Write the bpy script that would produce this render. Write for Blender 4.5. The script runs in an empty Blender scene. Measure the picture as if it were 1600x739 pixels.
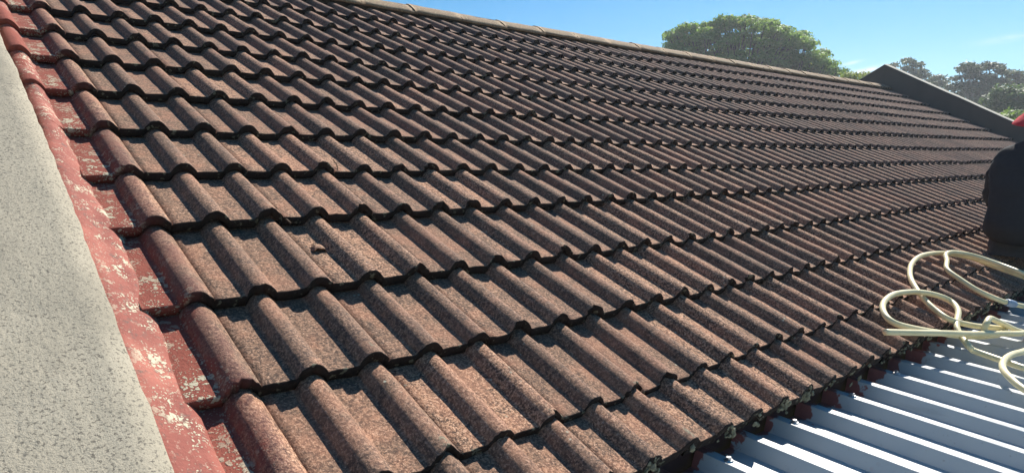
import bpy, bmesh, math, random
import numpy as np
from mathutils import Vector, Matrix, Euler, noise

random.seed(7); rng = np.random.default_rng(7)
scene = bpy.context.scene
C = scene.collection

# ------------------------------------------------------------------ camera, sky, sun, exposure
H = 3.1                                   # height of the roof's reference line above the ground
TH = math.radians(26.555)                 # roof pitch
CAM = Vector((-0.5096, -1.3582, 0.4642 + H))
CR = Matrix(((0.752292, 0.071494, -0.654939), (-0.658830, 0.081631, -0.747850), (0.0, 0.994095, 0.108512)))
cam = bpy.data.cameras.new('camera'); cam_o = bpy.data.objects.new('camera', cam); C.objects.link(cam_o)
cam_o.matrix_world = Matrix.Translation(CAM) @ CR.to_4x4()
cam.sensor_width = 36; cam.lens = 24.04; cam.clip_start = 0.02; cam.clip_end = 3000
scene.camera = cam_o

SUN_EL, SUN_AZ = math.radians(44), math.radians(18)     # azimuth measured from +X towards +Y
w = bpy.data.worlds.new('World'); scene.world = w; w.use_nodes = True
nt = w.node_tree; nt.nodes.clear()
out = nt.nodes.new('ShaderNodeOutputWorld'); bg = nt.nodes.new('ShaderNodeBackground')
sky = nt.nodes.new('ShaderNodeTexSky'); sky.sky_type = 'NISHITA'; sky.sun_disc = False
sky.sun_elevation = SUN_EL; sky.sun_rotation = math.pi/2 - SUN_AZ
sky.altitude = 100; sky.air_density = 1.0; sky.dust_density = 0.1; sky.ozone_density = 4.0
bg.inputs['Strength'].default_value = 0.052
hs = nt.nodes.new('ShaderNodeHueSaturation'); hs.inputs['Saturation'].default_value = 1.48; hs.inputs['Hue'].default_value = .492; hs.inputs['Value'].default_value = 1.16
# thin high cirrus wisps, placed by direction in the sky
tc = nt.nodes.new('ShaderNodeTexCoord')
mp = nt.nodes.new('ShaderNodeMapping'); mp.inputs['Rotation'].default_value = (0, 0, math.radians(-22)); mp.inputs['Scale'].default_value = (1, 2.2, 16)
nz = nt.nodes.new('ShaderNodeTexNoise'); nz.inputs['Scale'].default_value = 3.1; nz.inputs['Detail'].default_value = 6; nz.inputs['Distortion'].default_value = .6
rp = nt.nodes.new('ShaderNodeValToRGB'); rp.color_ramp.elements[0].position = .80; rp.color_ramp.elements[1].position = .98
rp.color_ramp.elements[0].color = (0, 0, 0, 1); rp.color_ramp.elements[1].color = (.55, .55, .55, 1)
mx = nt.nodes.new('ShaderNodeMixRGB'); mx.inputs[2].default_value = (10.5, 11.2, 11.8, 1)
nt.links.new(tc.outputs['Generated'], mp.inputs[0]); nt.links.new(mp.outputs[0], nz.inputs['Vector'])
nt.links.new(nz.outputs['Fac'], rp.inputs[0])
def M(op, a, b=0.):
    x = nt.nodes.new('ShaderNodeMath'); x.operation = op
    for i, q in enumerate((a, b)):
        if isinstance(q, (int, float)): x.inputs[i].default_value = q
        else: nt.links.new(q, x.inputs[i])
    return x.outputs[0]
wisps = rp.outputs[0]
wn = nt.nodes.new('ShaderNodeTexNoise'); wn.inputs['Scale'].default_value = 60; wn.inputs['Detail'].default_value = 5
wm = nt.nodes.new('ShaderNodeMapping'); wm.inputs['Scale'].default_value = (1, 1, 4); nt.links.new(tc.outputs['Generated'], wm.inputs[0]); nt.links.new(wm.outputs[0], wn.inputs['Vector'])
for az_, el_, wy, wz, tilt, amt in ((22.0, 6.55, .024, .0035, .20, 1.0), (22.9, 7.2, .010, .002, .15, .6), (13.5, 8.1, .03, .004, .1, .25)):
    vr = nt.nodes.new('ShaderNodeVectorRotate'); vr.rotation_type = 'Z_AXIS'; vr.inputs['Angle'].default_value = -math.radians(az_)
    nt.links.new(tc.outputs['Generated'], vr.inputs['Vector']); sx = nt.nodes.new('ShaderNodeSeparateXYZ'); nt.links.new(vr.outputs[0], sx.inputs[0])
    y_ = sx.outputs[1]; z_ = M('ADD', M('SUBTRACT', sx.outputs[2], math.sin(math.radians(el_))), M('MULTIPLY', y_, tilt))
    q_ = M('ADD', M('POWER', M('ABSOLUTE', M('DIVIDE', y_, wy)), 2.), M('POWER', M('ABSOLUTE', M('DIVIDE', z_, wz)), 2.))
    g_ = M('MULTIPLY', M('MULTIPLY', M('POWER', 2.718, M('MULTIPLY', q_, -1.)), M('GREATER_THAN', sx.outputs[0], 0.)), M('MULTIPLY', wn.outputs['Fac'], amt*1.6))
    wisps = M('MINIMUM', M('ADD', wisps, g_), 1.)
nt.links.new(wisps, mx.inputs[0])
nt.links.new(sky.outputs[0], hs.inputs['Color']); nt.links.new(hs.outputs[0], mx.inputs[1]); nt.links.new(mx.outputs[0], bg.inputs[0]); nt.links.new(bg.outputs[0], out.inputs[0])

sd = Vector((math.cos(SUN_EL)*math.cos(SUN_AZ), math.cos(SUN_EL)*math.sin(SUN_AZ), math.sin(SUN_EL)))
sun = bpy.data.lights.new('sun', 'SUN'); sun.energy = 5.0; sun.angle = math.radians(.5); sun.color = (1, .945, .86)
sun_o = bpy.data.objects.new('sun', sun); C.objects.link(sun_o); sun_o.location = sd*60
sun_o.rotation_euler = sd.to_track_quat('Z', 'Y').to_euler()
scene.view_settings.view_transform = 'Standard'; scene.view_settings.look = 'None'
scene.view_settings.exposure = 0.86; scene.view_settings.gamma = 1; scene.view_settings.use_curve_mapping = False
scene.render.engine = 'CYCLES'

# ------------------------------------------------------------------ helpers
def at(px, py, dist):
    """point seen at photo pixel px,py (1600 wide), dist metres away"""
    d = CR @ Vector((px-800, 369.5-py, -1068.4)); return CAM + d.normalized()*dist

def link(name, me, mat=None, parent=None, loc=None):
    o = bpy.data.objects.new(name, me); C.objects.link(o)
    if mat is not None: me.materials.append(mat)
    if parent is not None: o.parent = parent
    if loc is not None: o.location = loc
    return o
def tag(o, label=None, cat=None, group=None, kind=None):
    if label: o['label'] = label
    if cat: o['category'] = cat
    if group: o['group'] = group
    if kind: o['kind'] = kind
    return o
def thing(name, label, cat, loc=(0, 0, 0), group=None):
    o = bpy.data.objects.new(name, None); C.objects.link(o); o.location = loc; o.empty_display_size = .2
    return tag(o, label, cat, group)
def mesh_np(name, V, F, smooth=True):
    V = np.asarray(V, dtype=np.float32); F = np.asarray(F, dtype=np.int32); k = F.shape[1]
    me = bpy.data.meshes.new(name); me.vertices.add(len(V)); me.vertices.foreach_set('co', V.ravel())
    me.loops.add(F.size); me.loops.foreach_set('vertex_index', F.ravel())
    me.polygons.add(len(F)); me.polygons.foreach_set('loop_start', np.arange(0, F.size, k, dtype=np.int32))
    me.polygons.foreach_set('loop_total', np.full(len(F), k, dtype=np.int32))
    me.polygons.foreach_set('use_smooth', np.full(len(F), smooth))
    me.update(calc_edges=True); me.validate(); return me
def bm_obj(name, bm, mat, parent=None, smooth=False, loc=None):
    me = bpy.data.meshes.new(name)
    bmesh.ops.recalc_face_normals(bm, faces=bm.faces); bm.to_mesh(me); bm.free()
    for p in me.polygons: p.use_smooth = smooth
    return link(name, me, mat, parent, loc)
def box(bm, x0, x1, y0, y1, z0, z1, bev=0):
    r = bmesh.ops.create_cube(bm, size=1)
    bmesh.ops.scale(bm, vec=(x1-x0, y1-y0, z1-z0), verts=r['verts'])
    bmesh.ops.translate(bm, vec=((x0+x1)/2, (y0+y1)/2, (z0+z1)/2), verts=r['verts'])
    if bev:
        es = list({e for v in r['verts'] for e in v.link_edges})
        bmesh.ops.bevel(bm, geom=es, offset=bev, segments=2, affect='EDGES')
def smoothstep(a, b, x):
    t = np.clip((x-a)/(b-a), 0, 1); return t*t*(3-2*t)

class N:
    """small node-tree builder"""
    def __init__(s, name, rough=.8, spec=.3):
        s.m = bpy.data.materials.new(name); s.m.use_nodes = True; s.t = s.m.node_tree; s.n = s.t.nodes; s.l = s.t.links
        s.b = s.n['Principled BSDF']; s.b.inputs['Roughness'].default_value = rough; s.b.inputs['Specular IOR Level'].default_value = spec
        s.obj = s.n.new('ShaderNodeTexCoord').outputs['Object']
    def noise(s, scale, detail=4, rough=.55, vec=None, dist=0, stretch=None):
        v = vec or s.obj
        if stretch:
            m = s.n.new('ShaderNodeMapping'); m.inputs['Scale'].default_value = stretch; s.l.new(v, m.inputs[0]); v = m.outputs[0]
        x = s.n.new('ShaderNodeTexNoise'); x.inputs['Scale'].default_value = scale; x.inputs['Detail'].default_value = detail
        x.inputs['Roughness'].default_value = rough; x.inputs['Distortion'].default_value = dist; s.l.new(v, x.inputs['Vector']); return x.outputs['Fac']
    def vor(s, scale, feature='F1', rnd=1, vec=None):
        x = s.n.new('ShaderNodeTexVoronoi'); x.feature = feature; x.inputs['Scale'].default_value = scale; x.inputs['Randomness'].default_value = rnd
        s.l.new(vec or s.obj, x.inputs['Vector']); return x.outputs['Distance']
    def ramp(s, f, a, b, ca=0., cb=1.):
        x = s.n.new('ShaderNodeMapRange'); x.interpolation_type = 'SMOOTHSTEP'; x.inputs[1].default_value = a; x.inputs[2].default_value = b
        x.inputs[3].default_value = ca; x.inputs[4].default_value = cb; s.l.new(f, x.inputs[0]); return x.outputs[0]
    def mix(s, f, a, b, mode='MIX'):
        x = s.n.new('ShaderNodeMixRGB'); x.blend_type = mode
        for i, q in enumerate((f, a, b)):
            if isinstance(q, (int, float)): x.inputs[i].default_value = q if i == 0 else (q, q, q, 1)
            elif isinstance(q, tuple): x.inputs[i].default_value = q+(1,)
            else: s.l.new(q, x.inputs[i])
        return x.outputs[0]
    def math(s, op, a, b=0.):
        x = s.n.new('ShaderNodeMath'); x.operation = op
        for i, q in enumerate((a, b)):
            if isinstance(q, (int, float)): x.inputs[i].default_value = q
            else: s.l.new(q, x.inputs[i])
        return x.outputs[0]
    def xyz(s, v=None):
        x = s.n.new('ShaderNodeSeparateXYZ'); s.l.new(v or s.obj, x.inputs[0]); return x.outputs
    def attr(s, name):
        x = s.n.new('ShaderNodeAttribute'); x.attribute_name = name
        y = s.n.new('ShaderNodeSeparateColor'); s.l.new(x.outputs['Color'], y.inputs[0]); return y.outputs
    def color(s, c):
        if isinstance(c, tuple): s.b.inputs['Base Color'].default_value = c+(1,)
        else: s.l.new(c, s.b.inputs['Base Color'])
    def bump(s, h, strength=.5, dist=.01):
        x = s.n.new('ShaderNodeBump'); x.inputs['Strength'].default_value = strength; x.inputs['Distance'].default_value = dist
        s.l.new(h, x.inputs['Height']); s.l.new(x.outputs[0], s.b.inputs['Normal'])
    def rough(s, f): s.l.new(f, s.b.inputs['Roughness'])

# ------------------------------------------------------------------ materials
def lichen_nodes(k, density=.5):
    """patchy pale crusts: cells thresholded inside broader patches"""
    wv = k.n.new('ShaderNodeTexNoise'); wv.inputs['Scale'].default_value = 70; wv.inputs['Detail'].default_value = 3; k.l.new(k.obj, wv.inputs['Vector'])
    mul = k.n.new('ShaderNodeVectorMath'); mul.operation = 'MULTIPLY_ADD'; mul.inputs[1].default_value = (.016,)*3; k.l.new(wv.outputs['Color'], mul.inputs[0]); k.l.new(k.obj, mul.inputs[2])
    p = k.noise(13, 4, .65); size = k.noise(26, 3, .6)
    a = k.ramp(k.math('SUBTRACT', k.vor(62, vec=mul.outputs[0]), k.math('MULTIPLY', k.math('SUBTRACT', size, .5), 1.3)), .36, .30)
    b = k.ramp(k.math('SUBTRACT', k.vor(150, vec=mul.outputs[0]), k.math('MULTIPLY', k.math('SUBTRACT', size, .5), 1.1)), .34, .26)
    m = k.math('MAXIMUM', k.math('MULTIPLY', a, k.ramp(p, density+.06, density+.12)), k.math('MULTIPLY', b, k.ramp(p, density-.04, density+.06)))
    return k.math('MULTIPLY', m, k.ramp(k.noise(190, 3, .7), .36, .46, .35, 1))

k = N('weathered_tile', .92, .22)
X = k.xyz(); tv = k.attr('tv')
g1 = k.noise(170, 3, .8); g2 = k.noise(96, 5, .75); g3 = k.noise(14, 4, .6); g4 = k.noise(3.1, 3, .5)
base = k.mix(k.ramp(g2, .41, .59), (.086, .052, .038), (.43, .245, .150))
base = k.mix(k.ramp(g1, .53, .62), base, (.68, .43, .29))
base = k.mix(k.ramp(g1, .46, .37), base, (.05, .036, .033))
mot = k.ramp(k.noise(38, 5, .72), .46, .38)
base = k.mix(k.math('MULTIPLY', mot, .42), base, (.062, .050, .040))
run = k.ramp(k.noise(9, 5, .65, stretch=(5, .55, 1)), .52, .68, 0, .42)
base = k.mix(run, base, (.105, .080, .062))
patch = k.math('ADD', k.math('MULTIPLY', g3, .55), k.math('MULTIPLY', tv[0], .45))
base = k.mix(k.ramp(patch, .36, .62), k.mix(.45, base, (.11, .076, .058)), base)
base = k.mix(k.ramp(k.math('ADD', k.math('MULTIPLY', g4, .5), k.math('MULTIPLY', g3, .5)), .45, .62, .0, .65), base, k.mix(.5, base, (.48, .225, .138)))
# grey-brown algae film thickening towards the tops of the rolls, breaking up in the grain
film = k.math('ADD', X[2], k.math('MULTIPLY', k.math('SUBTRACT', g2, .5), .05))
base = k.mix(k.ramp(film, -.004, .030, .0, .14), base, (.125, .092, .088))
# darker, greyer up-slope and far off: shade and glare put into the colour
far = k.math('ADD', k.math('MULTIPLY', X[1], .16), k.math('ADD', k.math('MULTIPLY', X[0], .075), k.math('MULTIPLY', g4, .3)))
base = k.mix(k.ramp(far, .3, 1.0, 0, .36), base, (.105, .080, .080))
# small pale lichen spots on some tiles
ls = k.math('MULTIPLY', k.ramp(k.vor(38), .16, .10), k.ramp(k.noise(5, 2), .60, .68))
base = k.mix(ls, base, (.40, .39, .30))
# lichen on the nose ends; nose faces near-black: grime plus painted-in shade
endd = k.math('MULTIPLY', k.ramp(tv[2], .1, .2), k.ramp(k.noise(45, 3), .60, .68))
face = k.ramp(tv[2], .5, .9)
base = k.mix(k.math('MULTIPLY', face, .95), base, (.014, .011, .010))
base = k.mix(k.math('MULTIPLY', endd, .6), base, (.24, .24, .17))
# red waterproofing paint brushed on beside the parapet
un = k.math('ADD', X[0], k.math('MULTIPLY', k.math('SUBTRACT', k.noise(16, 4, .6), .5), .11))
red = k.mix(k.noise(22, 4, .6), (.17, .045, .034), (.31, .095, .065))
redm = k.ramp(un, -.052, -.085)
base = k.mix(k.ramp(un, -.008, -.05, 0, .42), base, (.16, .055, .05))
base = k.mix(redm, base, red)
pl = k.noise(8, 3, .6, stretch=(1, .8, 1)); li = lichen_nodes(k, .39)
un2 = k.ramp(X[0], -.165, -.135)
frac = k.ramp(tv[1], .75, .06, .45, 1.)
lm = k.math('MULTIPLY', k.math('MULTIPLY', li, un2), k.math('MULTIPLY', redm, frac))
crust = k.mix(k.noise(150, 2), (.36, .33, .22), (.58, .55, .42))
base = k.mix(lm, base, crust)
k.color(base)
hb = k.math('ADD', k.math('MULTIPLY', g1, .45), k.math('ADD', k.math('MULTIPLY', g2, .8), k.math('MULTIPLY', lm, .8)))
k.bump(hb, .75, .006)
M_TILE = k.m

k = N('red_membrane', .8, .3)
X = k.xyz()
red = k.mix(k.noise(18, 4, .6), (.17, .045, .034), (.32, .095, .067))
red = k.mix(k.ramp(k.noise(5, 3), .45, .7), red, (.36, .12, .085))
li = lichen_nodes(k, .49)
gr = k.ramp(k.noise(30, 5, .7), .54, .68, 0, .8)
red = k.mix(gr, red, (.115, .075, .06))
red = k.mix(k.ramp(k.noise(85, 4, .7), .57, .66, 0, .5), red, (.42, .30, .22))
red = k.mix(k.math('MULTIPLY', li, k.ramp(X[0], -.235, -.17)), red, (.50, .47, .34))
k.color(red); k.bump(k.math('ADD', k.noise(90, 4, .6), k.math('MULTIPLY', li, .6)), .5, .006)
M_RED = k.m

k = N('cement_render', .93, .2)
c = k.mix(k.noise(7, 5, .6), (.300, .266, .200), (.405, .365, .285))
c = k.mix(k.ramp(k.noise(150, 3, .6), .55, .70), c, (.19, .18, .15))
sp = k.math('MULTIPLY', k.ramp(k.noise(150, 4, .7), .54, .60), k.ramp(k.noise(7, 4, .6), .30, .58, .35, 1))
c = k.mix(k.ramp(k.noise(330, 3, .7), .44, .33, 0, .7), c, (.115, .11, .09))
c = k.mix(k.math('MULTIPLY', sp, .72), c, (.115, .10, .078))
stn = k.ramp(k.noise(3.5, 4, .6, stretch=(1, .45, 1)), .50, .70, 0, .55)
c = k.mix(stn, c, (.18, .165, .13))
k.color(c); k.bump(k.math('ADD', k.math('ADD', k.noise(260, 3, .7), k.noise(60, 3, .6)), k.math('MULTIPLY', k.noise(11, 4, .6, stretch=(1, .4, 1)), 4)), .4, .005)
M_CEM = k.m

k = N('ridge_mortar', .93, .2)
c = k.mix(k.noise(10, 4, .6), (.20, .135, .088), (.35, .25, .165))
c = k.mix(k.ramp(k.noise(60, 4, .7), .52, .62), c, (.38, .32, .20))
c = k.mix(k.ramp(k.noise(200, 3, .7), .56, .64), c, (.09, .065, .05))
k.color(c); k.bump(k.noise(120, 4, .7), .6, .006); M_RIDGE = k.m

k = N('dark_mortar', .95, .1)  # near-black mortar, shared by ridge bedding and underlay
k.color(k.mix(k.noise(40, 4, .6), (.035, .03, .028), (.085, .07, .06))); k.bump(k.noise(90, 4), .6, .01); M_MORT = k.m

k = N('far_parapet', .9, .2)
k.color(k.mix(k.noise(2.2, 5, .6, stretch=(1, 1, .5)), (.062, .056, .054), (.125, .108, .098))); k.bump(k.noise(60, 4), .3, .004); M_PAR = k.m  # base tone lowered to paint in the shade on the near face

k = N('painted_metal', .36, .6)
X = k.xyz()
c = k.mix(k.noise(5, 4, .6), (.38, .40, .405), (.46, .48, .48))
c = k.mix(k.ramp(k.noise(30, 4, .6, stretch=(1, .12, 1)), .58, .74, 0, .35), c, (.27, .28, .28))
c = k.mix(k.ramp(k.noise(110, 2), .68, .74, 0, .6), c, (.25, .22, .20))
yy = k.math('ADD', X[1], k.math('MULTIPLY', k.math('SUBTRACT', k.noise(11, 4, .65), .5), .22))
redm = k.ramp(yy, -.436, -.426)
rd = k.mix(k.noise(25, 4), (.15, .045, .042), (.42, .14, .115))
c = k.mix(redm, c, rd)
drop = k.math('MULTIPLY', k.ramp(k.vor(14), .10, .07), k.ramp(X[1], -.75, -.5))
c = k.mix(drop, c, (.34, .10, .08))
k.color(c); k.rough(k.ramp(k.noise(20, 3), .3, .7, .30, .46)); k.bump(k.noise(12, 3), .12, .004)
M_METAL = k.m

def plain(name, c, rough=.6, spec=.4, var=.25, scale=30, bump=0, metal=0, c2=None):
    k = N(name, rough, spec); k.b.inputs['Metallic'].default_value = metal
    c2 = c2 or tuple(x*(1-var) for x in c)
    k.color(k.mix(k.noise(scale, 4, .6), c, c2))
    if bump: k.bump(k.noise(scale*3, 4, .6), bump, .004)
    return k.m
M_SCREW = plain('zinc_screw', (.55, .55, .56), .35, .5, .3, 200, metal=.8)
M_FASC = plain('red_fascia', (.07, .028, .025), .7, .3, .6, 12, .3)
M_WALL = plain('plaster_wall', (.55, .50, .42), .9, .2, .2, 3, .2)
M_WOOD = plain('timber', (.22, .14, .09), .8, .2, .3, 10, .2)
k = N('cream_pvc', .38, .45)
k.color(k.mix(k.ramp(k.noise(14, 4), .35, .75), (.76, .67, .40), (.64, .56, .32))); k.b.inputs['Subsurface Weight'].default_value = .12
k.b.inputs['Subsurface Radius'].default_value = (.02, .015, .008); k.bump(k.noise(50, 2), .08, .003); M_HOSE = k.m
M_COUP = plain('grey_blue_plastic', (.30, .38, .50), .4, .5, .15)
M_JACK = plain('charcoal_jacket', (.024, .027, .033), .9, .25, .3, 60, .4)
M_TROU = plain('worn_grey_trousers', (.085, .075, .065), .9, .15, .5, 40, .5)
M_SKIN = plain('skin', (.17, .085, .055), .55, .4, .2, 30)
M_HAT = plain('red_cotton', (.62, .035, .05), .8, .2, .15, 60, .2)
M_SHOE = plain('black_boot', (.02, .018, .016), .5, .4, .3)
M_TWIG = plain('dry_twig', (.16, .11, .075), .9, .1, .4, 80)
M_BARK = plain('bark', (.13, .105, .085), .9, .1, .45, 6, .5)
M_GUMB = plain('pale_gum_bark', (.36, .33, .29), .85, .2, .4, 4, .3)
k = N('moss', 1, .1); k.color(k.mix(k.noise(60, 3), (.08, .075, .05), (.36, .35, .25))); k.bump(k.noise(160, 3), .8, .004); M_MOSS = k.m
k = N('grass', 1, .1); k.color(k.mix(k.noise(.3, 6, .7), (.045, .075, .02), (.13, .13, .05))); M_GRASS = k.m

def leaf_mat(name, a, b, c, tw=.48, tg=(.30, .44, .07)):
    k = N(name, .6, .35); tv = k.attr('tv')
    col = k.mix(tv[0], a, b); col = k.mix(k.ramp(tv[1], .86, .95), col, c)
    k.color(col)
    tr = k.n.new('ShaderNodeBsdfTranslucent'); k.l.new(k.mix(.55, col, tg), tr.inputs[0])
    ms = k.n.new('ShaderNodeMixShader'); ms.inputs[0].default_value = tw
    k.l.new(k.b.outputs[0], ms.inputs[1]); k.l.new(tr.outputs[0], ms.inputs[2])
    k.l.new(ms.outputs[0], k.n['Material Output'].inputs[0]); return k.m
L_BIG = leaf_mat('broad_tree_leaf', (.09, .20, .035), (.27, .42, .085), (.42, .40, .12))
L_DRK = leaf_mat('glossy_dark_leaf', (.05, .09, .03), (.12, .19, .06), (.20, .24, .10), .35, (.18, .28, .08))
L_GUM = leaf_mat('gum_leaf', (.06, .095, .045), (.115, .155, .08), (.15, .14, .09), .3, (.16, .20, .10))
L_GRN = leaf_mat('fresh_leaf', (.045, .10, .02), (.11, .20, .035), (.20, .25, .06))
L_YEL = leaf_mat('yellow_leaf', (.14, .17, .035), (.30, .28, .06), (.34, .26, .08))

# ------------------------------------------------------------------ ground
bm = bmesh.new(); bmesh.ops.create_grid(bm, x_segments=40, y_segments=40, size=1500)
g = bm_obj('ground', bm, M_GRASS); g['kind'] = 'structure'

# ------------------------------------------------------------------ house
house = thing('house', 'tiled house whose brown weathered double roll tile roof fills the picture', 'house')
roofM = Matrix.Translation((0, 0, H)) @ Matrix.Rotation(TH, 4, 'X')
ROWS = [-.5025, -.3028, 0.0, .3108, .6589, .95, 1.2574, 1.5787, 1.8974, 2.1923, 2.5056, 2.8326, 3.149]
VR = 3.60                                 # ridge
U1 = 11.6                                # far parapet face
BOT = -.24
def prof(u):
    wv = np.mod(u, .15); x = np.clip((wv-.074)/.076, 0, 1)
    xs = x+.05*np.sin(2*np.pi*x)*(x < .5)
    a = np.clip(np.sin(np.pi*xs), 0, 1)**.80; b = .5-.5*np.cos(2*np.pi*x)
    k_ = .16*smoothstep(.5, .8, x)
    return .0315*(a*(1-k_)+b*k_)
def warp(u, v):
    """slow unevenness of the old battens"""
    return .004*np.sin(u*1.3+.7)*np.sin(v*1.7+.3) + .003*np.sin(u*.55+2)*np.cos(v*.9) + .00050*np.clip(u, 0, 20)**2
per = [.004, .025, .050, .068, .0745] + [.074+.076*a for a in (.03, .08, .15, .24, .34, .45, .56, .67, .77, .86, .93, .975, 1.0)]
VV, FF, CC = [], [], []; base_i = 0
for ci in range(len(ROWS)):
    v0 = ROWS[ci]; gz = .318
    vtop = (ROWS[ci+1] if ci+1 < len(ROWS) else VR)
    length = min(vtop-v0+.06, VR-v0-.01)
    for t in range(-1, 39):
        r = rng.random(8); near = t < 12
        cols = [0.3*t-.03, .3*t-.001] + [.3*t+a for a in per] + [.3*t+.15+a for a in per[0:]]
        cols = np.array(cols); cols[-1] = .3*t+.2995
        n = len(cols)
        z = prof(np.clip(cols, .3*t+.001, .3*t+.3-1e-5)); z[:2] = -.016; z[-1] = .0045; z[-2] += .0035; z[-3] += .002
        # nose raggedness: coarse wobble + odd chips on the lapped roll
        rag = rng.normal(0, .0016, n) + .0015*np.sin(cols*37+r[0]*9)
        if r[1] < .72:
            cchip = rng.choice([-4, -5, -6, -7, -8, 9, 10, 11]); wd = rng.integers(1, 3)
            for q in range(-wd, wd+1):
                j = cchip+q if cchip >= 0 else n+cchip+q
                if 0 <= j < n: rag[j] += rng.uniform(.003, .012)
        rag[:2] = .01
        yaw = (r[3]-.5)*.010; nv = v0+(r[4]-.5)*.008+(-.010 if r[2] > .965 else 0); du = (r[5]-.5)*.002; lift = (r[6]**2)*.006
        rows = [(.0, -.0275, .035), (.0, -.0275, .001), (.0, -.003, 0), (.0, -.0008, .0015), (.0, 0, .005), (.0, 0, .02)]
        L = [.06, .11, .16, .21, .26, length]
        L = [a for a in L[:-1] if a < length-.02] + [length]
        allz, allv, allf = [], [], []
        for _, dz, dv in rows: allz.append(dz); allv.append(dv)
        for a in L: allz.append(0); allv.append(a)
        m = len(allv)
        A = np.array(allv)[:, None]; DZ = np.array(allz)[:, None]
        fall = np.clip(1-A/.06, 0, 1)
        vv = nv + A + rag[None, :]*fall + yaw*(cols[None, :]-.3*t-.15)
        uu = np.repeat(cols[None, :]+du, m, 0)
        frac = A/gz
        zz = z[None, :] + DZ - frac*.031 + lift*(1-frac) + warp(uu, vv)
        if t == -1:
            zz = zz-.030*smoothstep(-.150, -.162, uu)*(1-smoothstep(.75, 1.5, vv))
        if near:
            zz = zz + rng.normal(0, .00035, zz.shape)
        P = np.stack([uu, vv, zz], 2).reshape(-1, 3)
        idx = np.arange(m*n).reshape(m, n)+base_i
        F = np.stack([idx[:-1, :-1], idx[:-1, 1:], idx[1:, 1:], idx[1:, :-1]], 2).reshape(-1, 4)
        VV.append(P); FF.append(F)
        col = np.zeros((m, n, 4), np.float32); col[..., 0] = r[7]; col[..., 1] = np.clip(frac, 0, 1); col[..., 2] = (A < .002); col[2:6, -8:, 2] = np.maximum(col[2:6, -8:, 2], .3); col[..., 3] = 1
        CC.append(col.reshape(-1, 4))
        # lip side face at the right edge of the tile
        lip = np.stack([uu[:, -1], vv[:, -1], zz[:, -1]-.011], 1); li0 = base_i+m*n
        VV.append(lip); CC.append(col[:, -1, :].reshape(-1, 4))
        e = idx[:, -1]; li = np.arange(m)+li0
        FF.append(np.stack([e[:-1], li[:-1], li[1:], e[1:]], 1))
        base_i += m*n+m
V = np.concatenate(VV); F = np.concatenate(FF); Cc = np.concatenate(CC)
me = mesh_np('roof', V, F)
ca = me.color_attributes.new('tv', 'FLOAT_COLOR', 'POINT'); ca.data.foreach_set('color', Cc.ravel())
# sharp nose arrises
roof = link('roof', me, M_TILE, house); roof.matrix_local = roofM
roof['label'] = 'brown granular double roll concrete tiles in thirteen courses'

# boarding under the tiles and the far slope
bm = bmesh.new()
box(bm, -.3, U1+.1, -.42, VR-.02, -.085, -.06)
sa = bm_obj('roof_underlay', bm, M_MORT, roof)
bm = bmesh.new()
yr, zr = VR*math.cos(TH), VR*math.sin(TH)
p = [(-.3, yr, H+zr-.005), (U1+.1, yr, H+zr-.005), (U1+.1, 2*yr+.4, H-.2), (-.3, 2*yr+.4, H-.2)]
vs = [bm.verts.new(q) for q in p]; vs2 = [bm.verts.new((a, b, c-.04)) for a, b, c in p]
bm.faces.new(vs); bm.faces.new(vs2[::-1])
for i in range(4): bm.faces.new((vs[i], vs2[i], vs2[(i+1) % 4], vs[(i+1) % 4]))
bm_obj('rear_slope', bm, M_TILE, house)

# ridge: bedded ridge tiles, one after the other
yR, zR = VR*math.cos(TH), VR*math.sin(TH)
def ridge_mesh(L, seed):
    rr = random.Random(seed); sec = []
    for i in range(15):
        a = -1+2*i/14
        y = a*.135; z = .044-abs(a)**1.7*.135*math.tan(TH)*1.02 - abs(a)*.004
        sec.append((y, z))
    inner = [(y*.97, z-.017) for y, z in sec]
    V, F = [], []; nx = 7
    for ix in range(nx):
        x = L*ix/(nx-1); s = 1.0+(.009 if ix == 0 else (.007 if ix == 1 else 0)); x = x if ix != 1 else .035
        for y, z in sec: V.append((x, y*s+rr.gauss(0, .0012), z*1.0+(s-1)*.25+rr.gauss(0, .0012)))
        for y, z in inner[::-1]: V.append((x, y*s, z))
    q = 30
    for ix in range(nx-1):
        for j in range(q): F.append((ix*q+j, ix*q+(j+1) % q, (ix+1)*q+(j+1) % q, (ix+1)*q+j))
    for ix in (0, nx-1):
        for j in range(14): F.append((ix*q+j, ix*q+j+1, ix*q+28-j, ix*q+29-j))
    return mesh_np('ridge_tile', V, F)
x = -.25; rm = [ridge_mesh(.47, s) for s in range(4)]
for m_ in rm: m_.materials.append(M_RIDGE)
i = 0
while x < U1-.1:
    o = bpy.data.objects.new('ridge_tile', rm[i % 4]); C.objects.link(o); o.parent = roof
    # expressed in the roof's own frame
    loc = Matrix.Translation((x, yR, zR+H+.00056*max(x,0)**2+random.uniform(-.004, .004))) @ Euler((0, random.uniform(-.006, .006), random.uniform(-.008, .008))).to_matrix().to_4x4()
    o.matrix_local = roofM.inverted() @ loc
    x += .445; i += 1
# mortar bedding below the ridge tiles, following the rolls
nx_ = int((U1+.3)/.02); V, F = [], []
for i in range(nx_):
    u = -.3+i*.02
    for vv_, zz_ in ((VR-.105, -.03), (VR-.108+.004*math.sin(i*1.3), .030+.004*math.sin(i*.9)), (VR-.02, .045), (VR-.02, -.03)):
        V.append((u, vv_, zz_+.0005*max(u,0)**2))
    if i:
        a = (i-1)*4; b = i*4
        for j in range(3): F.append((a+j, a+j+1, b+j+1, b+j))
mb = link('ridge_bedding', mesh_np('ridge_bedding', V, F), M_MORT, roof)

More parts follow.
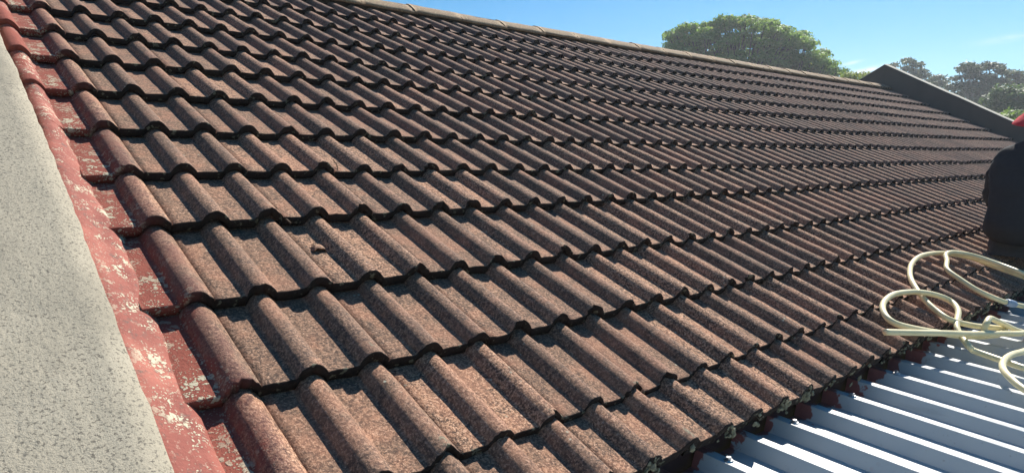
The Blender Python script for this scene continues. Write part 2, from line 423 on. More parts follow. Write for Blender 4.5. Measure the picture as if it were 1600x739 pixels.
# red membrane filled between parapet and first roll
us = np.linspace(-.262, -.082, 37); vs_ = np.arange(-.51, 3.55, .012)
Ug, Vg = np.meshgrid(us, vs_)
def tile_z(u, v):
    z = np.zeros_like(u)
    rows = np.array(ROWS+[VR+.2])
    i = np.clip(np.searchsorted(rows, v, side='right')-1, 0, len(ROWS)-1)
    return prof(u) - (v-rows[i])/.318*.031
acc = 0
for d, wt in ((-.06, .1), (-.03, .2), (-.012, .15), (0, .1), (.012, .15), (.03, .2), (.06, .1)): acc = acc+wt*tile_z(Ug, Vg+d)
nzv = np.array([[noise.noise(Vector((a*14, b*7, 3.3))) for a in us] for b in vs_])
nzh = np.array([[noise.noise(Vector((a*45, b*28, 1.3))) for a in us] for b in vs_])
nzf = np.array([[noise.noise(Vector((a*5, b*2.2, 8.3))) for a in us] for b in vs_])
low = 1-smoothstep(.6, 1.6, Vg)                    # thick, drowned at the bottom; thin painted coat higher up
flat = .037-.038*smoothstep(-.235, -.150, Ug)
Z = acc*(1-.84*low)+flat*.84*low
Z = Z+.007+.005*nzv+.006*nzf*low+.002*nzh
Z = np.where(Ug < -.195, np.minimum(Z, .044), Z)
edge = -.156+.012*nzf+.006*nzv
Z = Z-.05*smoothstep(edge, edge+.06, Ug)-.012*smoothstep(1.2, 2.2, Vg)
P = np.stack([Ug, Vg, Z], 2).reshape(-1, 3); nv_, nu_ = Ug.shape; idx = np.arange(nv_*nu_).reshape(nv_, nu_)
F = np.stack([idx[:-1, :-1], idx[:-1, 1:], idx[1:, 1:], idx[1:, :-1]], 2).reshape(-1, 4)
fl = link('flashing', mesh_np('flashing', P, F), M_RED, roof)
fl['label'] = 'wavy red painted membrane flashing with pale lichen'

# left gable parapet: broad cement rendered top
us = np.concatenate([np.linspace(-1.0, -.30, 22), np.linspace(-.29, -.225, 12)]); vs_ = np.arange(-.75, 3.7, .025)
V, F = [], []
for j, b in enumerate(vs_):
    e = .005*noise.noise(Vector((1.2, b*3.5, 0)))+.0035*noise.noise(Vector((4, b*17, 0))) - .022*float(smoothstep(.9, 2.6, b))+ .008
    row = []
    for a in us:
        tt = max(0, (a+.285)/.06)
        aa = a+e*max(0, min(1, (a+.6)/.35))
        zz = .066+.004*noise.noise(Vector((a*4, b*4, 2)))+.0015*noise.noise(Vector((a*20, b*20, 5)))-.020*tt**2.4
        row.append((aa, b, zz))
    last = row[-1]; row.append((last[0]+.003, b, last[2]-.012)); row.append((last[0]+.003, b, -.1)); row.insert(0, (-1.0, b, -.2))
    V += row
n = len(us)+3
for j in range(len(vs_)-1):
    for i in range(n-1): F.append((j*n+i, j*n+i+1, (j+1)*n+i+1, (j+1)*n+i))
V += [(-1.0, vs_[0], -.2), (V[n-1][0], vs_[0], -.2)]
par = link('parapet', mesh_np('parapet', V, F), M_CEM, house); par.matrix_local = roofM
par['label'] = 'pale speckled cement topped gable parapet'
bm = bmesh.new()
# solid gable wall below that top, sloping with the roof
def gable(bm, x0, x1, zoff, yfront, d=0):
    yb = yR; s = math.tan(TH)+d; zt = H+zoff+yb*math.tan(TH); ze = zt-(yb-yfront)*s
    pts = [(yfront, 0), (yfront, ze), (yb, zt), (2*yb-yfront, ze), (2*yb-yfront, 0)]
    a = [bm.verts.new((x0, y, z)) for y, z in pts]; b = [bm.verts.new((x1, y, z)) for y, z in pts]
    bm.faces.new(a); bm.faces.new(b[::-1])
    for i in range(5): bm.faces.new((a[i], b[i], b[(i+1) % 5], a[(i+1) % 5]))
gable(bm, -.97, -.262, .01, -.30); bm_obj('gable_wall', bm, M_WALL, house)
# far gable parapet with its coping
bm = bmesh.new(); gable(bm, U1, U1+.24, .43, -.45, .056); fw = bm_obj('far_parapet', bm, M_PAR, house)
fw['label'] = 'weathered far gable parapet wall, coloured dark for its shaded face'
bm = bmesh.new()
s = math.tan(TH)
for sg in (0, 1):
    ya, yb = (-.47, yR) if not sg else (yR, 2*yR+.47)
    zb = H+.432+yR*s; za = zb-(yR+.47)*(s+.056)
    z0, z1 = (za, zb) if not sg else (zb, za)
    nseg = 24; V = []
    for i in range(nseg+1):
        t = i/nseg; y = ya+(yb-ya)*t; z = z0+(z1-z0)*t+random.uniform(-.003, .003)
        V.append([bm.verts.new(q) for q in ((U1-.006, y, z), (U1-.002, y, z+.006), (U1+.12, y, z+.022), (U1+.26, y, z+.008), (U1+.26, y, z))])
    for i in range(nseg):
        for j in range(4): bm.faces.new((V[i][j], V[i][j+1], V[i+1][j+1], V[i+1][j]))
        bm.faces.new((V[i][4], V[i][0], V[i+1][0], V[i+1][4]))
    bm.faces.new(V[0]); bm.faces.new(V[-1][::-1])
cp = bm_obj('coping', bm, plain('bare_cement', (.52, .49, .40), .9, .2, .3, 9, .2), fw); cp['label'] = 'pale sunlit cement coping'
# walls and fascia
bm = bmesh.new(); box(bm, -.262, U1, -.28, -.10, 0, H-.22); bm_obj('wall', bm, M_WALL, house); bm = bmesh.new(); box(bm, -.262, U1, 2*yR+.05, 2*yR+.2, 0, H-.2); bm_obj('wall', bm, M_WALL, house)
bm = bmesh.new(); box(bm, -.262, U1, -.385, -.36, H-.46, H-.245, .003); fa = bm_obj('fascia_board', bm, M_FASC, house)
fa['label'] = 'dark red painted fascia under the eave'
# mossy crumbs hanging under the eave tiles
bm = bmesh.new(); rr = random.Random(5)
for kk in range(2, 40):
    u0 = .15*kk
    u1_ = rr.uniform(-.03, .0); for_n = rr.choice((3, 8, 16, 26))
    for q in range(for_n):
        u = u0-.02+u1_+rr.gauss(0, .015); zc = float(prof(np.array(u)))-.024+.0005*u*u
        r_ = rr.uniform(.0025, .006)
        res = bmesh.ops.create_icosphere(bm, subdivisions=1, radius=r_)
        m_ = Matrix.Translation((u, ROWS[0]+rr.uniform(-.009, .010), zc+.018-rr.uniform(0, .05))) @ Matrix.Diagonal((1, 1, rr.uniform(1, 2.6), 1))
        bmesh.ops.transform(bm, matrix=m_, verts=res['verts'])
for v_ in bm.verts: v_.co += Vector((rr.gauss(0, .0012), rr.gauss(0, .0012), rr.gauss(0, .0015)))
mo = bm_obj('moss', bm, M_MOSS, roof); mo['kind'] = 'stuff'; mo['label'] = 'green grey moss crumbs under the eave tile ends'

# ------------------------------------------------------------------ lean-to metal roof
SL = math.radians(4.4)
ver = thing('lean_to_roof', 'low lean-to roof of pale ribbed metal sheeting below the tiled eave, with red paint splashes', 'metal roof', (0, 0, 0))
P0, PX = .1825, .980
def sheet_z(y): return (y+.432)*math.tan(SL)
def rib_sec(x0, lap):
    # rib: top .030 wide, base .060, height .036, reference top at 0
    t = .0018 if lap else 0
    s_ = [(-.034, -.040), (-.0165, 0), (-.015, .0008), (.015, .0008), (.0165, 0), (.034, -.040)]
    return [(x0+a, b+t) for a, b in s_]
def sheet(xa, nr, lift):
    pts = [(xa-.05, -.040)]
    for i in range(nr):
        c = xa+i*P0
        pts += rib_sec(c, False)
        pan0 = c+.034
        if i < nr-1: pts += [(pan0+.045, -.040), (pan0+.049, -.037), (pan0+.055, -.037), (pan0+.059, -.040)]
    ys = np.linspace(-.395, -3.4, 22); V, F = [], []
    n = len(pts)
    for y in ys:
        for x, z in pts: V.append((x, y, z+lift+sheet_z(y)+.0012*math.sin(x*3+y*2.1)))
    for j in range(len(ys)-1):
        for i in range(n-1): F.append((j*n+i, (j+1)*n+i, (j+1)*n+i+1, j*n+i+1))
    return V, F
# sheets cover five ribs each and lap over their neighbour's edge rib
xa = PX-4*P0*3; k_ = 0
while xa < 7.5:
    V, F = sheet(xa, 5, .0022*(k_ % 2))
    if True:
        V = [(x_, y_, z_+H-.280) for x_, y_, z_ in V]
    me = mesh_np('metal_sheet', V, F, smooth=False); o = link('metal_sheet', me, M_METAL, ver)
    md = o.modifiers.new('t', 'SOLIDIFY'); md.thickness = .0008; md.offset = -1
    xa += 4*P0; k_ += 1
def screw_mesh():
    bm = bmesh.new()
    bmesh.ops.create_cone(bm, cap_ends=True, segments=20, radius1=.0125, radius2=.011, depth=.003, matrix=Matrix.Translation((0, 0, .0015)))
    bmesh.ops.create_cone(bm, cap_ends=True, segments=6, radius1=.0070, radius2=.0066, depth=.008, matrix=Matrix.Translation((0, 0, .006)))
    me = bpy.data.meshes.new('roof_screw'); bm.to_mesh(me); bm.free(); me.materials.append(M_SCREW); return me
sm = screw_mesh()
for i in range(-6, 26):
    for y in ((-.475,) if i % 2 == 0 else ()) + (-1.35, -2.4):
        o = bpy.data.objects.new('roof_screw', sm); C.objects.link(o); o.parent = ver
        o.location = (PX+i*P0+random.uniform(-.004, .004), y+random.uniform(-.01, .01), H-.2785+sheet_z(y)+.0012*math.sin((PX+i*P0)*3+y*2.1)+.0012)
for x in (-1, 2.2, 5.4, 7.8):
    bm = bmesh.new(); box(bm, x-.05, x+.05, -3.35, -3.25, 0, H-.293-.045+sheet_z(-3.3)-.105, .004); bm_obj('post', bm, M_WOOD, ver)
bm = bmesh.new(); z = H-.338+sheet_z(-3.3); box(bm, -1.2, 8.1, -3.345, -3.255, z-.105, z-.006); bm_obj('beam', bm, M_WOOD, ver)

# ------------------------------------------------------------------ hose
A = [(3.752,-.481,-.118),(3.796,-.359,-.09),(3.802,-.238,-.052),(3.669,-.183,-.024),(3.544,-.144,-.01),(3.335,-.135,-.006),(3.116,-.165,-.021),(2.926,-.223,-.05),(2.809,-.285,-.081),(2.717,-.355,-.116),(2.671,-.413,-.145),(2.645,-.476,-.171),(2.738,-.532,-.200),(2.867,-.57,-.222),(2.93,-.60,-.236)]
Lp = [(2.83,-.59,-.245),(2.63,-.54,-.226),(2.436,-.483,-.186),(2.319,-.442,-.159),(2.265,-.403,-.14),(2.274,-.365,-.121),(2.339,-.326,-.101),(2.426,-.305,-.085),(2.545,-.3,-.077),(2.675,-.33,-.081),(2.769,-.375,-.098),(2.826,-.42,-.126),(2.759,-.47,-.151),(2.635,-.502,-.190)]
Cs = [(2.111,-.422,-.144),(2.233,-.471,-.157),(2.416,-.534,-.178),(2.591,-.571,-.203),(2.781,-.617,-.225),(2.965,-.662,-.245),(3.25,-.72,-.258)]
D = [(2.549,-.564,-.229),(2.526,-.578,-.240),(2.533,-.592,-.254),(2.529,-.633,-.262),(2.509,-.688,-.267),(2.48,-.765,-.273),(2.47,-.842,-.279),(2.50,-.93,-.286),(2.62,-.97,-.289)]
E_ = [(2.70,-.60,-.224),(2.693,-.583,-.199),(2.707,-.587,-.174),(2.758,-.584,-.164),(2.813,-.59,-.179),(2.906,-.603,-.21),(3.02,-.648,-.254),(3.05,-.738,-.271)]
Ff = [(2.987,-.743,-.271),(2.7,-.717,-.262),(2.566,-.709,-.252),(2.454,-.711,-.250),(2.341,-.732,-.252),(2.26,-.772,-.260),(2.201,-.825,-.274),(2.13,-.92,-.285),(2.12,-1.05,-.292),(2.25,-1.15,-.30)]
G = [(3.81,-.577,-.150),(3.725,-.486,-.097),(3.771,-.363,-.065),(3.753,-.25,-.030),(3.63,-.194,-.008),(3.54,-.185,-.012),(3.458,-.215,-.035),(3.349,-.25,-.063),(3.306,-.319,-.098),(3.282,-.409,-.143),(3.321,-.478,-.178),(3.362,-.51,-.194),(3.449,-.553,-.216),(3.62,-.62,-.250),(3.85,-.68,-.262)]
def catmull(pts, n=10):
    P = [Vector(p) for p in pts]; P = [P[0]*2-P[1]]+P+[P[-1]*2-P[-2]]; out = []
    for i in range(1, len(P)-2):
        a, b, c, d = P[i-1:i+3]
        for j in range(n):
            t = j/n; out.append(.5*((2*b)+(c-a)*t+(2*a-5*b+4*c-d)*t*t+(3*b-a-3*c+d)*t**3))
    out.append(P[-2]); return out
def tube(pts, r, seg=16):
    V, F = [], []; up = Vector((0, 0, 1))
    for i, p in enumerate(pts):
        d = (pts[min(i+1, len(pts)-1)]-pts[max(i-1, 0)]).normalized()
        s_ = d.cross(up); s_ = s_.normalized() if s_.length > 1e-4 else Vector((1, 0, 0)); u_ = s_.cross(d)
        rr_ = r(i) if callable(r) else r
        for j in range(seg):
            a = 2*math.pi*j/seg; V.append(p+s_*math.cos(a)*rr_+u_*math.sin(a)*rr_)
    for i in range(len(pts)-1):
        for j in range(seg): F.append((i*seg+j, i*seg+(j+1) % seg, (i+1)*seg+(j+1) % seg, (i+1)*seg+j))
    V.append(pts[0]); V.append(pts[-1])
    c0, c1 = len(V)-2, len(V)-1
    for j in range(seg):
        F.append((c0, (j+1) % seg, j, j)); F.append((c1, (len(pts)-1)*seg+j, (len(pts)-1)*seg+(j+1) % seg, (len(pts)-1)*seg+j))
    me = bpy.data.meshes.new('tube'); me.from_pydata([tuple(v) for v in V], [], [tuple(dict.fromkeys(f)) for f in F]); me.update()
    for p in me.polygons: p.use_smooth = True
    return me
far1 = [(4.0,-.85,-.262),(3.75,-1.1,-.28),(3.4,-1.15,-.287)]
hose = thing('garden_hose', 'thick cream garden hose lying in loose loops across the eave and metal roof', 'hose', (2.6, -.5, H-.25))
off = Vector((2.6, -.5, -.25))
def hpart(pts):
    o = link('hose_pipe', tube([p-off for p in catmull(pts)], .0118), M_HOSE, hose); return o
# one continuous run: cut end, round the right, back through the loops
run = Cs+[(3.55,-.80,-.268),(3.6,-1.0,-.285),(3.35,-1.12,-.293),(2.9,-1.16,-.296)]
hp = hpart(run); hp['label'] = 'cream hose length with its cut end lying on the tiles'
hpart(A+Lp+[(2.585,-.535,-.218)]+D[1:])['label'] = 'hose length curling into an oval loop'
hpart(Ff[::-1]+[(3.12,-.80,-.272)]+[(3.16,-.74,-.270)]+E_[::-1][1:])['label'] = 'hose length humped up at the eave'
hpart(A[:1]+[(3.80,-.56,-.15),(3.9,-.66,-.225),(4.1,-.70,-.262),(4.3,-.9,-.29)])
hpart(G)['label'] = 'hose length joined by a grey coupling'
cpts = [Vector(G[11])-off, (Vector(G[11])*.55+Vector(G[12])*.45)-off]
pts = catmull([tuple(Vector(G[11])*.75+Vector(G[10])*.25-off), tuple(cpts[0]), tuple(cpts[1])], 8)
prof_r = [q*.85 for q in [.0152, .0195, .0205, .0205, .0205, .020, .0165, .0165, .0205, .0205, .021, .021, .021, .0205, .0195, .018, .0152]]
link('coupling', tube(pts, lambda i: prof_r[min(i, 16)], 20), M_COUP, hose)
hose.location = (2.6, -.5, H-.256)

# ------------------------------------------------------------------ person
def skin_mesh(name, joints, edges, root=0, sub=2):
    me = bpy.data.meshes.new(name); me.from_pydata([j[0] for j in joints], edges, [])
    o = bpy.data.objects.new(name, me); C.objects.link(o)
    sk = o.modifiers.new('skin', 'SKIN'); sk.use_smooth_shade = True
    for i, j in enumerate(joints):
        r_ = j[1]; me.skin_vertices[0].data[i].radius = r_ if isinstance(r_, tuple) else (r_, r_)
    me.skin_vertices[0].data[root].use_root = True
    ss = o.modifiers.new('sub', 'SUBSURF'); ss.levels = sub; ss.render_levels = sub
    dg = bpy.context.evaluated_depsgraph_get(); ev = o.evaluated_get(dg); m2 = bpy.data.meshes.new_from_object(ev)
    bpy.data.objects.remove(o); 
    for p in m2.polygons: p.use_smooth = True
    return m2
# figure faces +X; sits on the last tiles with the boots on the metal sheet. local origin = seat
PB = Vector((4.33, -.33, H-.10))
def body_joints():
    J = [((0,0,.10),.125), ((.02,0,.24),.115), ((.06,0,.39),.12), ((.11,0,.49),.085), ((.15,0,.575),.05), ((.175,0,.625),.052),
         ((.18,0,.70),(.085,.075)), ((.18,0,.76),(.085,.075)), ((.17,0,.81),(.065,.06))]
    E = [(i, i+1) for i in range(8)]
    def add(par, pts):
        for p, r in pts:
            J.append((p, r)); E.append((par, len(J)-1)); par = len(J)-1
        return par
    for s_ in (-1, 1):
        add(0, [((.06,s_*.10,.09),.095), ((.24,s_*.13,.135),.075), ((.43,s_*.15,.16),.058), ((.50,s_*.155,.06),.052), ((.53,s_*.155,-.07),.042), ((.55,s_*.155,-.115),.04), ((.63,s_*.16,-.13),.036), ((.69,s_*.16,-.135),.026)])
        wr = add(3, [((.105,s_*.155,.485),.048), ((.12,s_*.215,.385),.042), ((.15,s_*.235,.275),.036), ((.27,s_*.215,.225),.036), ((.38,s_*.17,.225),.026), ((.43,s_*.16,.228),.028)])
        for q, (dy, L) in enumerate(((-.026,.06),(-.009,.07),(.009,.065),(.026,.05))):
            add(wr, [((.46,s_*.16+dy,.232),.0105), ((.46+L*.6,s_*.16+dy,.222),.009), ((.46+L*.9,s_*.16+dy,.20),.0075)])
        add(wr, [((.43,s_*.16-s_*.035,.225),.012), ((.46,s_*.16-s_*.05,.212),.009)])
    return J, E
J, E = body_joints()
person = link('person', skin_mesh('person', J, E), M_SKIN, None, PB)
tag(person, 'person in a dark jacket and red hat sitting on the eave, back to the camera', 'person')
person.scale = (1.07, 1.07, 1.07); person.rotation_euler = (0, 0, math.radians(-14))
# jacket
JJ = [((-.02,0,.06),(.175,.195)), ((-.01,0,.21),(.172,.19)), ((.04,0,.35),(.165,.185)), ((.075,0,.51),(.155,.18)), ((.135,0,.61),(.09,.095))]
JE = [(0,1),(1,2),(2,3),(3,4)]
for s_ in (-1, 1):
    b = len(JJ); JJ += [((.09,s_*.145,.50),.095), ((.115,s_*.19,.385),.080), ((.15,s_*.195,.275),.066), ((.27,s_*.222,.225),.05), ((.36,s_*.18,.225),.042)]
    JE += [(3,b),(b,b+1),(b+1,b+2),(b+2,b+3),(b+3,b+4)]
jm = skin_mesh('jacket', JJ, JE, 0, 3)
for v_ in jm.vertices:
    p = v_.co; f_ = noise.noise(Vector((p.x*9, p.y*9, p.z*14)))*.010+abs(noise.noise(Vector((p.x*14, p.y*12, p.z*26+p.y*9))))*.012
    v_.co = p+v_.normal*f_
link('jacket', jm, M_JACK, person)
TJ = [((.0,0,.09),(.13,.165)), ((.0,0,.02),(.11,.15))]; TE = [(0,1)]
for s_ in (-1, 1):
    b = len(TJ); TJ += [((.07,s_*.10,.09),.108), ((.24,s_*.13,.14),.09), ((.43,s_*.15,.163),.074), ((.505,s_*.155,.05),.068), ((.53,s_*.155,-.055),.060)]
    TE += [(0,b),(b,b+1),(b+1,b+2),(b+2,b+3),(b+3,b+4)]
tm = skin_mesh('trousers', TJ, TE, 0, 3)
for v_ in tm.vertices:
    p = v_.co; v_.co = p+v_.normal*(noise.noise(p*16)*.008)
link('trousers', tm, M_TROU, person)
for s_ in (-1, 1):
    bmJ = [((.54,s_*.155,-.06),.050), ((.55,s_*.155,-.115),.050), ((.63,s_*.16,-.13),.045), ((.70,s_*.16,-.135),.036)]
    link('boot', skin_mesh('boot', bmJ, [(0,1),(1,2),(2,3)]), M_SHOE, person)
# face details and hat
hair = bmesh.new(); bmesh.ops.create_uvsphere(hair, u_segments=20, v_segments=12, radius=1, matrix=Matrix.Translation((.162, 0, .75)) @ Matrix.Diagonal((.098, .086, .085, 1)))
M_HAIR = plain('black_hair', (.012, .01, .009), .7, .3, .3, 90, .5)
bm_obj('hair', hair, M_HAIR, person, True)
bm = bmesh.new()
bmesh.ops.create_cone(bm, segments=16, radius1=.018, radius2=.006, depth=.035, matrix=Matrix.Translation((.268, 0, .725)) @ Matrix.Rotation(math.radians(100), 4, 'Y')); bm_obj('nose', bm, M_SKIN, person, True)
for s_ in (-1, 1):
    bm = bmesh.new(); bmesh.ops.create_uvsphere(bm, u_segments=12, v_segments=8, radius=1, matrix=Matrix.Translation((.175, s_*.086, .725)) @ Matrix.Diagonal((.018, .008, .03, 1))); bm_obj('ear', bm, M_SKIN, person, True)
    bm = bmesh.new(); bmesh.ops.create_uvsphere(bm, u_segments=12, v_segments=8, radius=.011, matrix=Matrix.Translation((.248, s_*.032, .745))); bm_obj('eye', bm, plain('eye_white', (.5, .48, .45), .3), person, True)
bm = bmesh.new(); bmesh.ops.create_uvsphere(bm, u_segments=12, v_segments=8, radius=1, matrix=Matrix.Translation((.252, 0, .685)) @ Matrix.Diagonal((.010, .026, .008, 1))); bm_obj('mouth', bm, plain('lips', (.16, .06, .05)), person, True)
# bucket hat by revolution, tilted slightly back
profh = [(.001,.115), (.05,.114), (.078,.102), (.092,.07), (.099,.03), (.103,.018), (.125,.004), (.145,-.016), (.158,-.030), (.1585,-.033), (.145,-.020), (.12,-.002), (.098,.01), (.09,.03)]
V, F = [], []; S_ = 40
for r_, z in profh:
    for j in range(S_):
        a = 2*math.pi*j/S_; V.append((r_*math.cos(a)*1.04, r_*math.sin(a)*.96, z+.006*math.sin(a*3+1)*(r_/.17)**2))
for i in range(len(profh)-1):
    for j in range(S_): F.append((i*S_+j, i*S_+(j+1) % S_, (i+1)*S_+(j+1) % S_, (i+1)*S_+j))
hat = link('hat', mesh_np('hat', V, F), M_HAT, person); hat.location = (.162, 0, .782); hat.rotation_euler = (0, math.radians(-12), 0)
hat['label'] = 'red brimmed sun hat'

# ------------------------------------------------------------------ loose bits on the tiles
def on_roof(u, v, z): return roofM @ Vector((u, v, z))
# broken roll-end fragment: small arched shell
V, F = [], []
for i in range(6):
    for j in range(13):
        a = math.pi*j/12; r_ = .021*(1+.06*math.sin(j*2.1+i)) * (1-.8*(i/5)**3)
        V.append((-math.cos(a)*r_, i*.010+.003*math.sin(j*1.7), math.sin(a)*r_*.85-.001-.0012*i))
for i in range(6):
    for j in range(13):
        a = math.pi*j/12; r_ = .021*.84*(1-.8*(i/5)**3)
        V.append((-math.cos(a)*r_, i*.010+.003*math.sin(j*1.7), max(-.001, math.sin(a)*r_*.82-.0022-.0012*i)))
for k0 in (0, 78):
    for i in range(5):
        for j in range(12): F.append((k0+i*13+j, k0+i*13+j+1, k0+(i+1)*13+j+1, k0+(i+1)*13+j))
for i in (0, 5):
    for j in range(12): F.append((i*13+j, i*13+j+1, 78+i*13+j+1, 78+i*13+j))
me = mesh_np('tile_fragment', V, F); ca = me.color_attributes.new('tv', 'FLOAT_COLOR', 'POINT'); ca.data.foreach_set('color', np.tile([.6, .5, 0, 1], len(V)).astype(np.float32))
fr = link('tile_fragment', me, M_TILE)
fr.matrix_world = Matrix.Translation(on_roof(.345, .490, -.0125)) @ Matrix.Rotation(TH, 4, 'X') @ Matrix.Rotation(math.radians(-8), 4, 'Z')
tag(fr, 'small arched broken tile fragment lying in a channel left of centre', 'tile fragment')
def twig(pts, r, label, n='twig', cat='twig', mat=M_TWIG):
    W = [on_roof(*p) for p in pts]; c0 = W[0].copy()
    me = tube([Vector(q)-c0 for q in catmull([tuple(q) for q in W], 5)], lambda i: r*(1-.02*i), 7)
    o = link(n, me, mat, None, c0); tag(o, label, cat); return o
twig([(.318,.640,-.001), (.312,.672,.000), (.305,.705,.003), (.303,.718,.010)], .0032, 'short dark dry twig above the broken tile fragment')
twig([(1.185,.318,.004), (1.172,.345,.012), (1.160,.372,.017)], .0032, 'dark bent twig on a roll near the middle of the roof')
twig([(.62,.965,.004), (.628,.99,.01), (.625,1.02,.018)], .0022, 'thin pale stalk stuck beside a roll left of centre on the upper courses')

# ------------------------------------------------------------------ trees
def leaves(pads, per_m2, size, mat, parent, seed, flat=.35, droop=0):
    """pads: (centre, rx, ry, rz). leaf sized quads through the upper shell of every pad"""
    r = np.random.default_rng(seed); P, Nn, T = [], [], []
    for c, rx, ry, rz in pads:
        n = int(per_m2*(rx*ry*3.2+rz*(rx+ry)))
        if n < 20: n = 20
        d = r.normal(size=(n, 3)); d /= np.linalg.norm(d, axis=1)[:, None]
        d[:, 2] = np.where(r.random(n) < .72, np.abs(d[:, 2]), d[:, 2])
        rad = 1-.38*r.random(n)**1.6
        ph = r.random(6)*6.28
        wob = 1+.30*np.sin(d[:, 0]*5+ph[0])*np.sin(d[:, 1]*5+ph[1])+.14*np.sin(d[:, 0]*11+ph[2]+d[:, 2]*7)*np.sin(d[:, 1]*12+ph[3])
        p = d*(rad*wob)[:, None]*np.array([rx, ry, rz])+np.array(c)+r.normal(0, size*.5, (n, 3))
        p[:, 2] -= droop*r.random(n)**2
        nn = d*np.array([.5, .5, 1.2])+r.normal(0, .38, (n, 3)); nn /= np.linalg.norm(nn, axis=1)[:, None]
        P.append(p); Nn.append(nn); T.append(np.stack([np.clip(r.normal(.45+.25*(r.random()-.5), .25, n), 0, 1), r.random(n)], 1))
    P = np.concatenate(P); Nn = np.concatenate(Nn); T = np.concatenate(T); n = len(P)
    a = np.cross(Nn, r.normal(size=(n, 3))); a /= np.linalg.norm(a, axis=1)[:, None]; b = np.cross(Nn, a)
    s = size*(.6+.8*r.random(n))[:, None]; a = a*s; b = b*s*.5
    V = np.stack([P-a, P-b*1.0+a*.1, P+a, P+b+a*.1], 1).reshape(-1, 3)-np.array(parent.location)
    F = np.arange(4*n).reshape(n, 4)
    me = mesh_np('crown', V, F, False)
    ca = me.color_attributes.new('tv', 'FLOAT_COLOR', 'POINT'); cc = np.zeros((n, 4, 4), np.float32); cc[..., 0] = T[:, None, 0]; cc[..., 1] = T[:, None, 1]; cc[..., 3] = 1
    ca.data.foreach_set('color', cc.ravel()); return link('crown', me, mat, parent)
def limbs(root, pads, r0, mat, parent, seed, forkz):
    rr_ = random.Random(seed); bm_V, bm_F = [], []; base = Vector(root)
    def add(pts, ra, rb, seg=7):
        pts = catmull([tuple(p) for p in pts], 5); st = len(bm_V); up = Vector((.3, .2, 1)).normalized()
        for i, p in enumerate(pts):
            d = (pts[min(i+1, len(pts)-1)]-pts[max(i-1, 0)]).normalized(); s_ = d.cross(Vector((1, .1, 0))).normalized(); u_ = s_.cross(d)
            r_ = ra+(rb-ra)*i/(len(pts)-1)
            for j in range(seg):
                a = 2*math.pi*j/seg; bm_V.append(tuple(p+s_*math.cos(a)*r_+u_*math.sin(a)*r_-Vector(parent.location)))
        for i in range(len(pts)-1):
            for j in range(seg): bm_F.append((st+i*seg+j, st+i*seg+(j+1) % seg, st+(i+1)*seg+(j+1) % seg, st+(i+1)*seg+j))
    fork = base+Vector((.2, .1, forkz)); add([base, base+Vector((.1, -.1, forkz*.5)), fork], r0, r0*.75, 10)
    mains = []
    cs = [Vector(p[0]) for p in pads]; cs2 = rr_.sample(cs, min(len(cs), 6))
    for c in cs2:
        m = fork.lerp(c, .55)+Vector((0, 0, -.10*(c-fork).length)); add([fork, fork.lerp(m, .5)+Vector((rr_.uniform(-.2, .2), rr_.uniform(-.2, .2), .1)), m], r0*.5, r0*.25); mains.append(m)
    for c in cs:
        m = min(mains, key=lambda q: (q-c).length); add([m, m.lerp(c, .5)+Vector((rr_.uniform(-.2, .2), rr_.uniform(-.2, .2), -.15)), c], r0*.22, r0*.06, 5)
    return link('trunk', mesh_np('trunk', bm_V, bm_F), mat, parent)
def tree(name, label, cat, base, pads, mat, bark, per, size, seed, r0, forkz, group=None, droop=0):
    t = thing(name, label, cat, base, group)
    leaves(pads, per, size, mat, t, seed, droop=droop); limbs(base, pads, r0, bark, t, seed, forkz); return t
def base_at(px, dist):
    p = at(px, 240, dist); return (p.x, p.y, 0)

# big spreading tree behind the ridge
rt = random.Random(11); pads = []
top = [(1032, 82), (1050, 46), (1075, 34), (1110, 30), (1135, 22), (1165, 24), (1190, 26), (1215, 38), (1240, 48), (1262, 60), (1276, 74), (1280, 92), (1300, 104), (1316, 110)]
def topy(x):
    for (a, b), (c, d) in zip(top, top[1:]):
        if a <= x <= c: return b+(d-b)*(x-a)/(c-a)
    return 120
for i in range(300):
    x = rt.uniform(1040, 1304); ty = topy(x); f = rt.random(); y = ty+8+f*(165-ty)*.95
    dd = 40+rt.uniform(-1.0, 1.0)*4.2*math.sqrt(max(.05, 1-((x-1165)/150)**2))*(.35+.65*f)
    c = at(x, y, dd); rr2 = rt.uniform(.36, .78); pads.append((tuple(c), rr2, rr2, rr2*rt.uniform(.30, .40)))
for (x, ty) in top[:-1]:
    for q in range(2):
        c = at(x+rt.uniform(-5, 8), ty+10+q*4, 40+rt.uniform(-1.5, 1.5)); rr2 = rt.uniform(.38, .7); pads.append((tuple(c), rr2, rr2, rr2*.42))
tree('spreading_tree', 'large spreading green tree with layered crown rising behind the roof ridge', 'tree', base_at(1165, 40), pads, L_BIG, M_BARK, 260, .085, 3, .38, 3.4)

# gum trees beyond the far parapet
def gum(label, plist, dist, seed, bx, group='gum trees beyond the far parapet', per=150, size=.11):
    r = random.Random(seed); pads = []
    for x, y, rx in plist:
        m = dist/1068/.85
        for q in range(3):
            c = at(x+r.uniform(-.35, .35)*rx, y+r.uniform(-.18, .25)*rx, dist+r.uniform(-1.2, 1.2)); R = rx*m*r.uniform(.55, .8); pads.append((tuple(c), R, R, R*.5))
    tree('gum_tree', label, 'tree', base_at(bx, dist), pads, L_GUM, M_GUMB, per, size, seed, .3, 4.2, group)
gum('tallest left gum tree with small rounded tufts just over the far parapet', [(1398,103,7), (1419,98,10), (1434,103,9), (1415,109,7), (1428,112,8), (1441,113,8), (1450,118,4), (1438,121,7), (1430,120,8), (1415,120,7)], 62, 21, 1424)
gum('low gum tree crown peeping over the parapet between two taller gums', [(1463,124,9), (1456,129,8), (1472,129,7), (1465,132,9), (1476,134,5)], 64, 22, 1464)
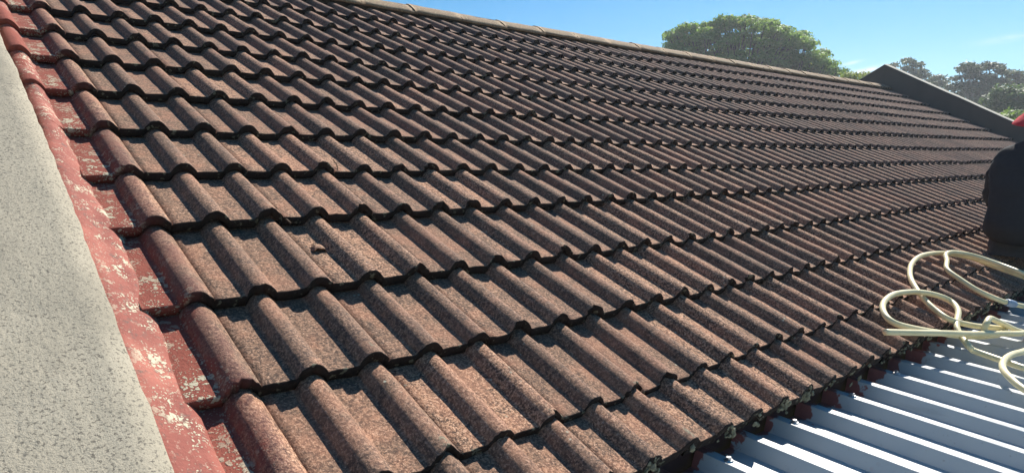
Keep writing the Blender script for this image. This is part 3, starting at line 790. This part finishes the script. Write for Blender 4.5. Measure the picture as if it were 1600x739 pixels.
gum('widest gum tree with bare pale branches beside the bright green tree', [(1513,103,10), (1504,110,9), (1519,116,11), (1491,125,7), (1499,121,5), (1532,106,11), (1545,104,10), (1558,106,9), (1567,113,8), (1515,121,9), (1541,122,13), (1550,130,14), (1500,135,13), (1486,138,10), (1520,136,14), (1532,140,14), (1550,145,14), (1510,148,14), (1562,128,9), (1535,152,14), (1525,160,14)], 58, 23, 1535)
gum('gum tree at the right edge with thin flat tufts', [(1586,115,8), (1577,121,6), (1590,120,7), (1596,127,10), (1580,130,9), (1603,132,12), (1620,118,14), (1635,128,16), (1615,140,16)], 60, 24, 1612)
# broad leafed green tree in front of the gums
r = random.Random(31); pads = []
for i in range(46):
    x = r.uniform(1552, 1668); ty = 142+abs(x-1600)*.10+(8 if x < 1565 else 0); y = ty+r.random()*48
    c = at(x, y, 44+r.uniform(-2.5, 2.5)); R = r.uniform(.35, .7); pads.append((tuple(c), R, R, R*.62))
tree('leafy_tree', 'glossy dark green broad leafed tree standing before the gums at right', 'tree', base_at(1605, 44), pads, L_DRK, M_BARK, 240, .10, 32, .25, 2.4)
r = random.Random(41); pads = []
for i in range(22):
    x = r.uniform(1578, 1680); c = at(x, 181+abs(x-1610)*.05+r.random()*12, 30+r.uniform(-1.2, 1.2)); R = r.uniform(.25, .45); pads.append((tuple(c), R, R, R*.7))
tree('shrub', 'bright green sunlit shrub beside the end of the far parapet coping', 'shrub', base_at(1620, 30), pads, L_GRN, M_BARK, 330, .07, 42, .10, 1.6)
r = random.Random(51)
for xs, lab in (((1322, 1334), 'small yellow green bush tip left of its larger neighbour behind the ridge'), ((1338, 1360), 'yellow green bush tip beside the apex of the far parapet')):
    pads = []
    for i in range(9):
        x = r.uniform(*xs); c = at(x, 118+r.random()*10-(4 if x < 1330 or x > 1350 else 0)*.5, 33+r.uniform(-.8, .8)); R = r.uniform(.16, .28); pads.append((tuple(c), R, R, R*.9))
    tree('bush', lab, 'bush', base_at(sum(xs)/2, 33), pads, L_YEL, M_BARK, 420, .055, 52, .10, 2.4, group=None)

# ------------------------------------------------------------------ haze
bm = bmesh.new(); box(bm, -60, 160, -80, 160, -1, 24)
k = bpy.data.materials.new('haze'); k.use_nodes = True; t = k.node_tree; t.nodes.clear()
o_ = t.nodes.new('ShaderNodeOutputMaterial'); pv = t.nodes.new('ShaderNodeVolumePrincipled')
pv.inputs['Color'].default_value = (.86, .92, 1, 1); pv.inputs['Density'].default_value = .0016; pv.inputs['Anisotropy'].default_value = .5
t.links.new(pv.outputs[0], o_.inputs['Volume']); hz = bm_obj('haze', bm, k); hz['kind'] = 'stuff'
